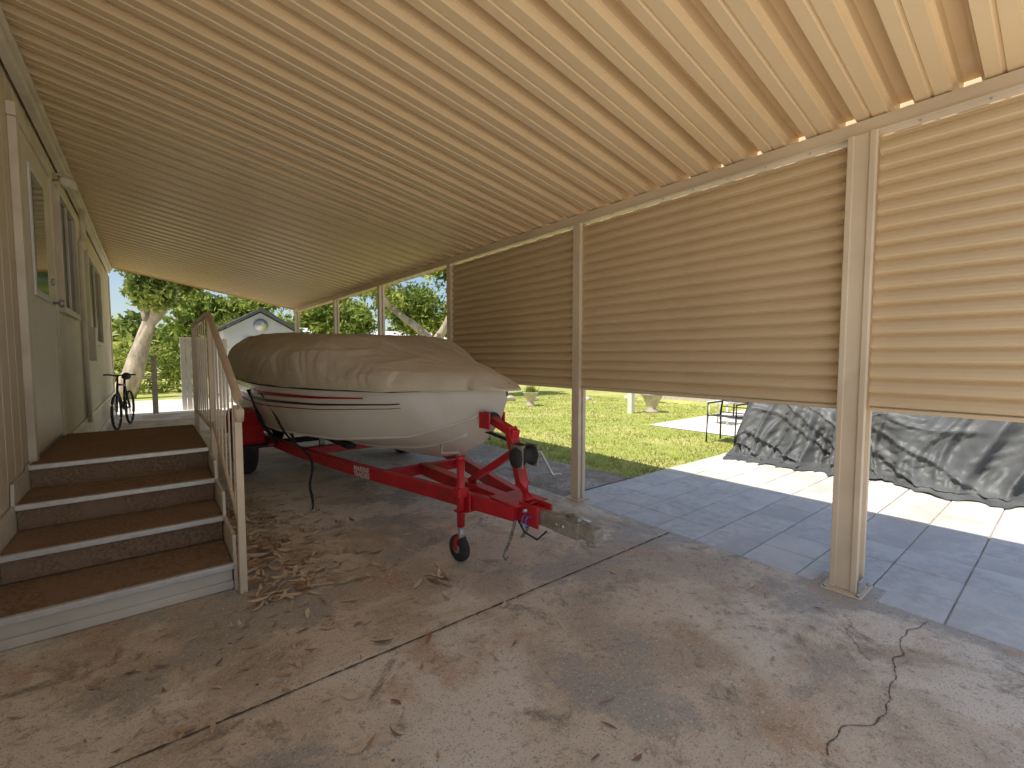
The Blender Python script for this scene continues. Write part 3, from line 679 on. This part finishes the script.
# ---------------------------------------------------------------- trees
def leaves(centers,radii,n,size,name,parent,mats=LF,flat=.8):
    c=np.array(centers);r=np.array(radii)
    idx=rng.integers(0,len(c),n); d=rng.normal(size=(n,3)); d/=np.linalg.norm(d,axis=1)[:,None]
    rad=rng.random(n)**.45
    p=c[idx]+d*rad[:,None]*r[idx][:,None]*np.array([1,1,flat])
    a=rng.normal(size=(n,3)); a[:,2]-=.5; a/=np.linalg.norm(a,axis=1)[:,None]
    b=rng.normal(size=(n,3)); b-=a*(a*b).sum(1)[:,None]; b/=np.linalg.norm(b,axis=1)[:,None]
    s=size*rng.uniform(.6,1.4,n)[:,None]
    V=np.empty((n,4,3)); V[:,0]=p-a*s; V[:,1]=p+b*s*.4; V[:,2]=p+a*s; V[:,3]=p-b*s*.4
    me=bpy.data.meshes.new(name); me.vertices.add(n*4); me.vertices.foreach_set('co',V.reshape(-1))
    me.loops.add(n*4); me.loops.foreach_set('vertex_index',np.arange(n*4)); me.polygons.add(n)
    me.polygons.foreach_set('loop_start',np.arange(n)*4); me.polygons.foreach_set('loop_total',np.full(n,4))
    for m in mats: me.materials.append(m)
    cl=rng.integers(0,3,len(c)); mi=np.where(rng.random(n)<.6,cl[idx],rng.integers(0,3,n)); me.polygons.foreach_set('material_index',mi.astype(np.int32))
    me.update(); me.validate(); o=bpy.data.objects.new(name,me); return link(o,parent)
def tree(name,x,y,h,lean=(0,0),r0=.22,crown=3.0,nl=22000,size=.11,low=.35,forks=3,seed=1,keep=1.0,spread=1.0,limbs=None):
    rd=random.Random(seed); g_=grp(name); V=[];F=[];cent=[];rads=[]
    def br(p,d,l,r,lev):
        pts=[p];rr=[r];q=p.copy();dd=d.copy()
        for k in range(6):
            dd=(dd+Vector((rd.uniform(-.16,.16),rd.uniform(-.16,.16),rd.uniform(-.04,.1)))).normalized(); q=q+dd*l/6; pts.append(q.copy()); rr.append(r*(1-.45*(k+1)/6))
        a,b=tubegeo(pts,rr,8,off=len(V)); V.extend(a);F.extend(b)
        if lev>=2:
            for s_ in (3,5,6):
                cc=pts[s_]+Vector((rd.uniform(-.3,.3),rd.uniform(-.3,.3),rd.uniform(-.3,.2)))
                if rd.random()<keep or cc.z>5: cent.append(tuple(cc)); rads.append(crown*rd.uniform(.10,.24))
        if lev<3:
            nb_=forks if lev==0 else rd.choice([2,3])
            for k in range(nb_):
                if lev==0 and limbs: nd=Vector(limbs[k%len(limbs)]).normalized()
                else:
                    ang=2*math.pi*(k+rd.random()*.6)/nb_; sp=rd.uniform(.45,.9)*spread
                    nd=(dd+Vector((math.cos(ang)*sp,math.sin(ang)*sp,rd.uniform(-.15,.25)))).normalized()
                at=pts[-1] if k<2 else pts[4]
                br(at,nd,l*rd.uniform(.6,.85)*(1.25 if (lev==0 and limbs) else 1),rr[-1]*.9,lev+1)
    br(Vector((x,y,-.05)),Vector((lean[0],lean[1],1)).normalized(),h*low,r0,0)
    mesh('trunk',V,F,M['bark'],g_,smooth=True)
    leaves(cent,rads,nl,size,'foliage',g_)
tree('eucalyptus_tree',8.1,14.4,9.5,(-.1,.05),.34,3.4,12000,.095,.20,2,21,.6,.8,[(-.62,.5,.85),(.55,-.45,.9)])
tree('eucalyptus_tree',-.75,19.5,9,(.30,0),.34,3.6,13000,.11,.30,3,5,.8,.9)
tree('shade_tree',-4,27,8,(0,0),.25,4.5,9000,.16,.25,3,8,1)
tree('shade_tree',2.5,26,8,(.05,0),.25,4.5,11000,.15,.22,4,9,1)
tree('shade_tree',13,24,8.5,(-.1,0),.25,4.5,9000,.15,.26,4,3,.9)
tree('shade_tree',7.5,23,7.5,(-.1,0),.22,4,9000,.14,.24,4,17,.9)
tree('eucalyptus_tree',16,16,9,(.05,0),.25,4,8000,.14,.28,3,14,.8)
cs=[];rs_=[]
for i in range(300):
    a=random.uniform(-.45,1.3); d=random.uniform(36,50); x=d*math.sin(a);y=d*math.cos(a)
    cs.append((x,y,random.uniform(.3,1)**1.2*5.6*(.6+.7*noise.noise((a*7,1,1))))); rs_.append(random.uniform(.9,1.8))
leaves(cs,rs_,32000,.36,'distant_trees',None)
cs=[(random.uniform(-6,1.2),random.uniform(21.5,23),random.uniform(.1,1.6)) for i in range(70)]+[(random.uniform(3.8,9),random.uniform(20,21.5),random.uniform(.2,1.6)) for i in range(60)]
leaves(cs,[random.uniform(.35,.6) for _ in cs],14000,.08,'shrubs',None)

# grass blades
n=42000
x=4.1+rng.random(n)**1.4*8; y=3.14+rng.random(n)**1.2*10
keep=~((x>7.7)&(y>3.3)&(y<5.5)&(x<12.9)); keep&=(x>4.1+.2*np.sin(y*2))|(rng.random(n)<.3); x=x[keep];y=y[keep];n=len(x)
h=rng.uniform(.015,.045,n); w=.004+.0006*x; a=rng.random(n)*np.pi*2
V=np.empty((n,3,3)); V[:,0]=np.stack([x-w*np.cos(a),y-w*np.sin(a),np.full(n,-.02)],1); V[:,1]=np.stack([x+w*np.cos(a),y+w*np.sin(a),np.full(n,-.02)],1)
V[:,2]=np.stack([x+rng.normal(0,.02,n),y+rng.normal(0,.02,n),-.02+h],1)
me=bpy.data.meshes.new('grass'); me.vertices.add(n*3); me.vertices.foreach_set('co',V.reshape(-1)); me.loops.add(n*3); me.loops.foreach_set('vertex_index',np.arange(n*3)); me.polygons.add(n)
me.polygons.foreach_set('loop_start',np.arange(n)*3); me.polygons.foreach_set('loop_total',np.full(n,3))
for m in GR: me.materials.append(m)
me.polygons.foreach_set('material_index',rng.integers(0,3,n).astype(np.int32)); me.update(); me.validate()
col.objects.link(bpy.data.objects.new('grass',me))

# fallen leaves
v=[];f=[];mi=[]
def leaf(x,y,L,z=.004):
    a=random.random()*6.283; w=L*random.uniform(.08,.16); cu_=random.uniform(-.4,.9)*L; o=len(v); c,s=math.cos(a),math.sin(a); tw=random.uniform(-.6,.6); bend=random.uniform(-.5,.5)*L
    for k in range(6):
        u=k/5-.5; ww=w*math.sin(math.pi*min(.97,max(.03,k/5)))+.0005; zz=z+abs(u)**2*max(0,cu_)*.8+.003; off=bend*(u*u)
        for sgn in(-1,1):
            px=u*L; py=sgn*ww+off; v.append((x+px*c-py*s,y+px*s+py*c,zz+sgn*ww*tw*.5+abs(ww*tw*.5)))
    m_=random.choice([0,0,1,1,1,2])
    for k in range(5): f.append((o+2*k,o+2*k+1,o+2*k+3,o+2*k+2)); mi.append(m_)
for i in range(420):
    x=.41+abs(random.gauss(0,.24)); y=random.uniform(2.7,4.9); leaf(x,y,random.uniform(.05,.13),.003+random.random()*.03*max(0,1-(x-.41)/.3))
for i in range(180): leaf(random.gauss(.72,.28),random.gauss(3.5,.7),random.uniform(.05,.12))
for i in range(190): leaf(random.uniform(-.5,2.9),random.uniform(.6,5.5),random.uniform(.02,.08))
for i in range(110): leaf(random.gauss(.15,.42),random.gauss(2.1,.45),random.uniform(.02,.075))
for i in range(10): leaf(random.gauss(1.28,.07),random.gauss(2.35,.08),random.uniform(.06,.15))
for i in range(5): leaf(random.gauss(.62,.05),random.gauss(1.48,.05),random.uniform(.05,.09))
mesh('fallen_leaves',v,f,DL,mi=mi)

# ---------------------------------------------------------------- parent
bpy.context.view_layer.update()
for e,ch_ in groups.items():
    pts=[o.matrix_world@Vector(c) for o in ch_ for c in o.bound_box]
    if not pts: continue
    c=Vector(((min(p.x for p in pts)+max(p.x for p in pts))/2,(min(p.y for p in pts)+max(p.y for p in pts))/2,min(p.z for p in pts)))
    e.location=c
    for o in ch_:
        o.parent=e; o.matrix_parent_inverse=Matrix.Translation(-c)

# ---------------------------------------------------------------- light, sky, camera
sv=Vector((-.50,.01,.86)).normalized()
sl=bpy.data.lights.new('sun','SUN'); sl.energy=5; sl.angle=R(.5); sl.color=(1,.96,.88)
so=bpy.data.objects.new('sun',sl); so.rotation_euler=sv.to_track_quat('Z','Y').to_euler(); so.location=(-10,0,20); col.objects.link(so)
w=bpy.data.worlds.new('World'); scene.world=w; w.use_nodes=True; nt=w.node_tree
sky=nt.nodes.new('ShaderNodeTexSky'); sky.sky_type='NISHITA'; sky.sun_disc=False; sky.sun_elevation=math.asin(sv.z); sky.sun_rotation=math.atan2(sv.x,sv.y)
sky.dust_density=1.2; sky.air_density=1.0; sky.ozone_density=1.0
bg=nt.nodes['Background']; bg.inputs['Strength'].default_value=.15; nt.links.new(sky.outputs[0],bg.inputs['Color'])
cd=bpy.data.cameras.new('camera'); cd.lens=16.0; cd.sensor_width=36; cd.clip_end=1000; cd.clip_start=.05
co=bpy.data.objects.new('camera',cd); co.location=(0,0,1.35); co.rotation_euler=(R(90-3.4),0,R(-38.5)); col.objects.link(co); scene.camera=co
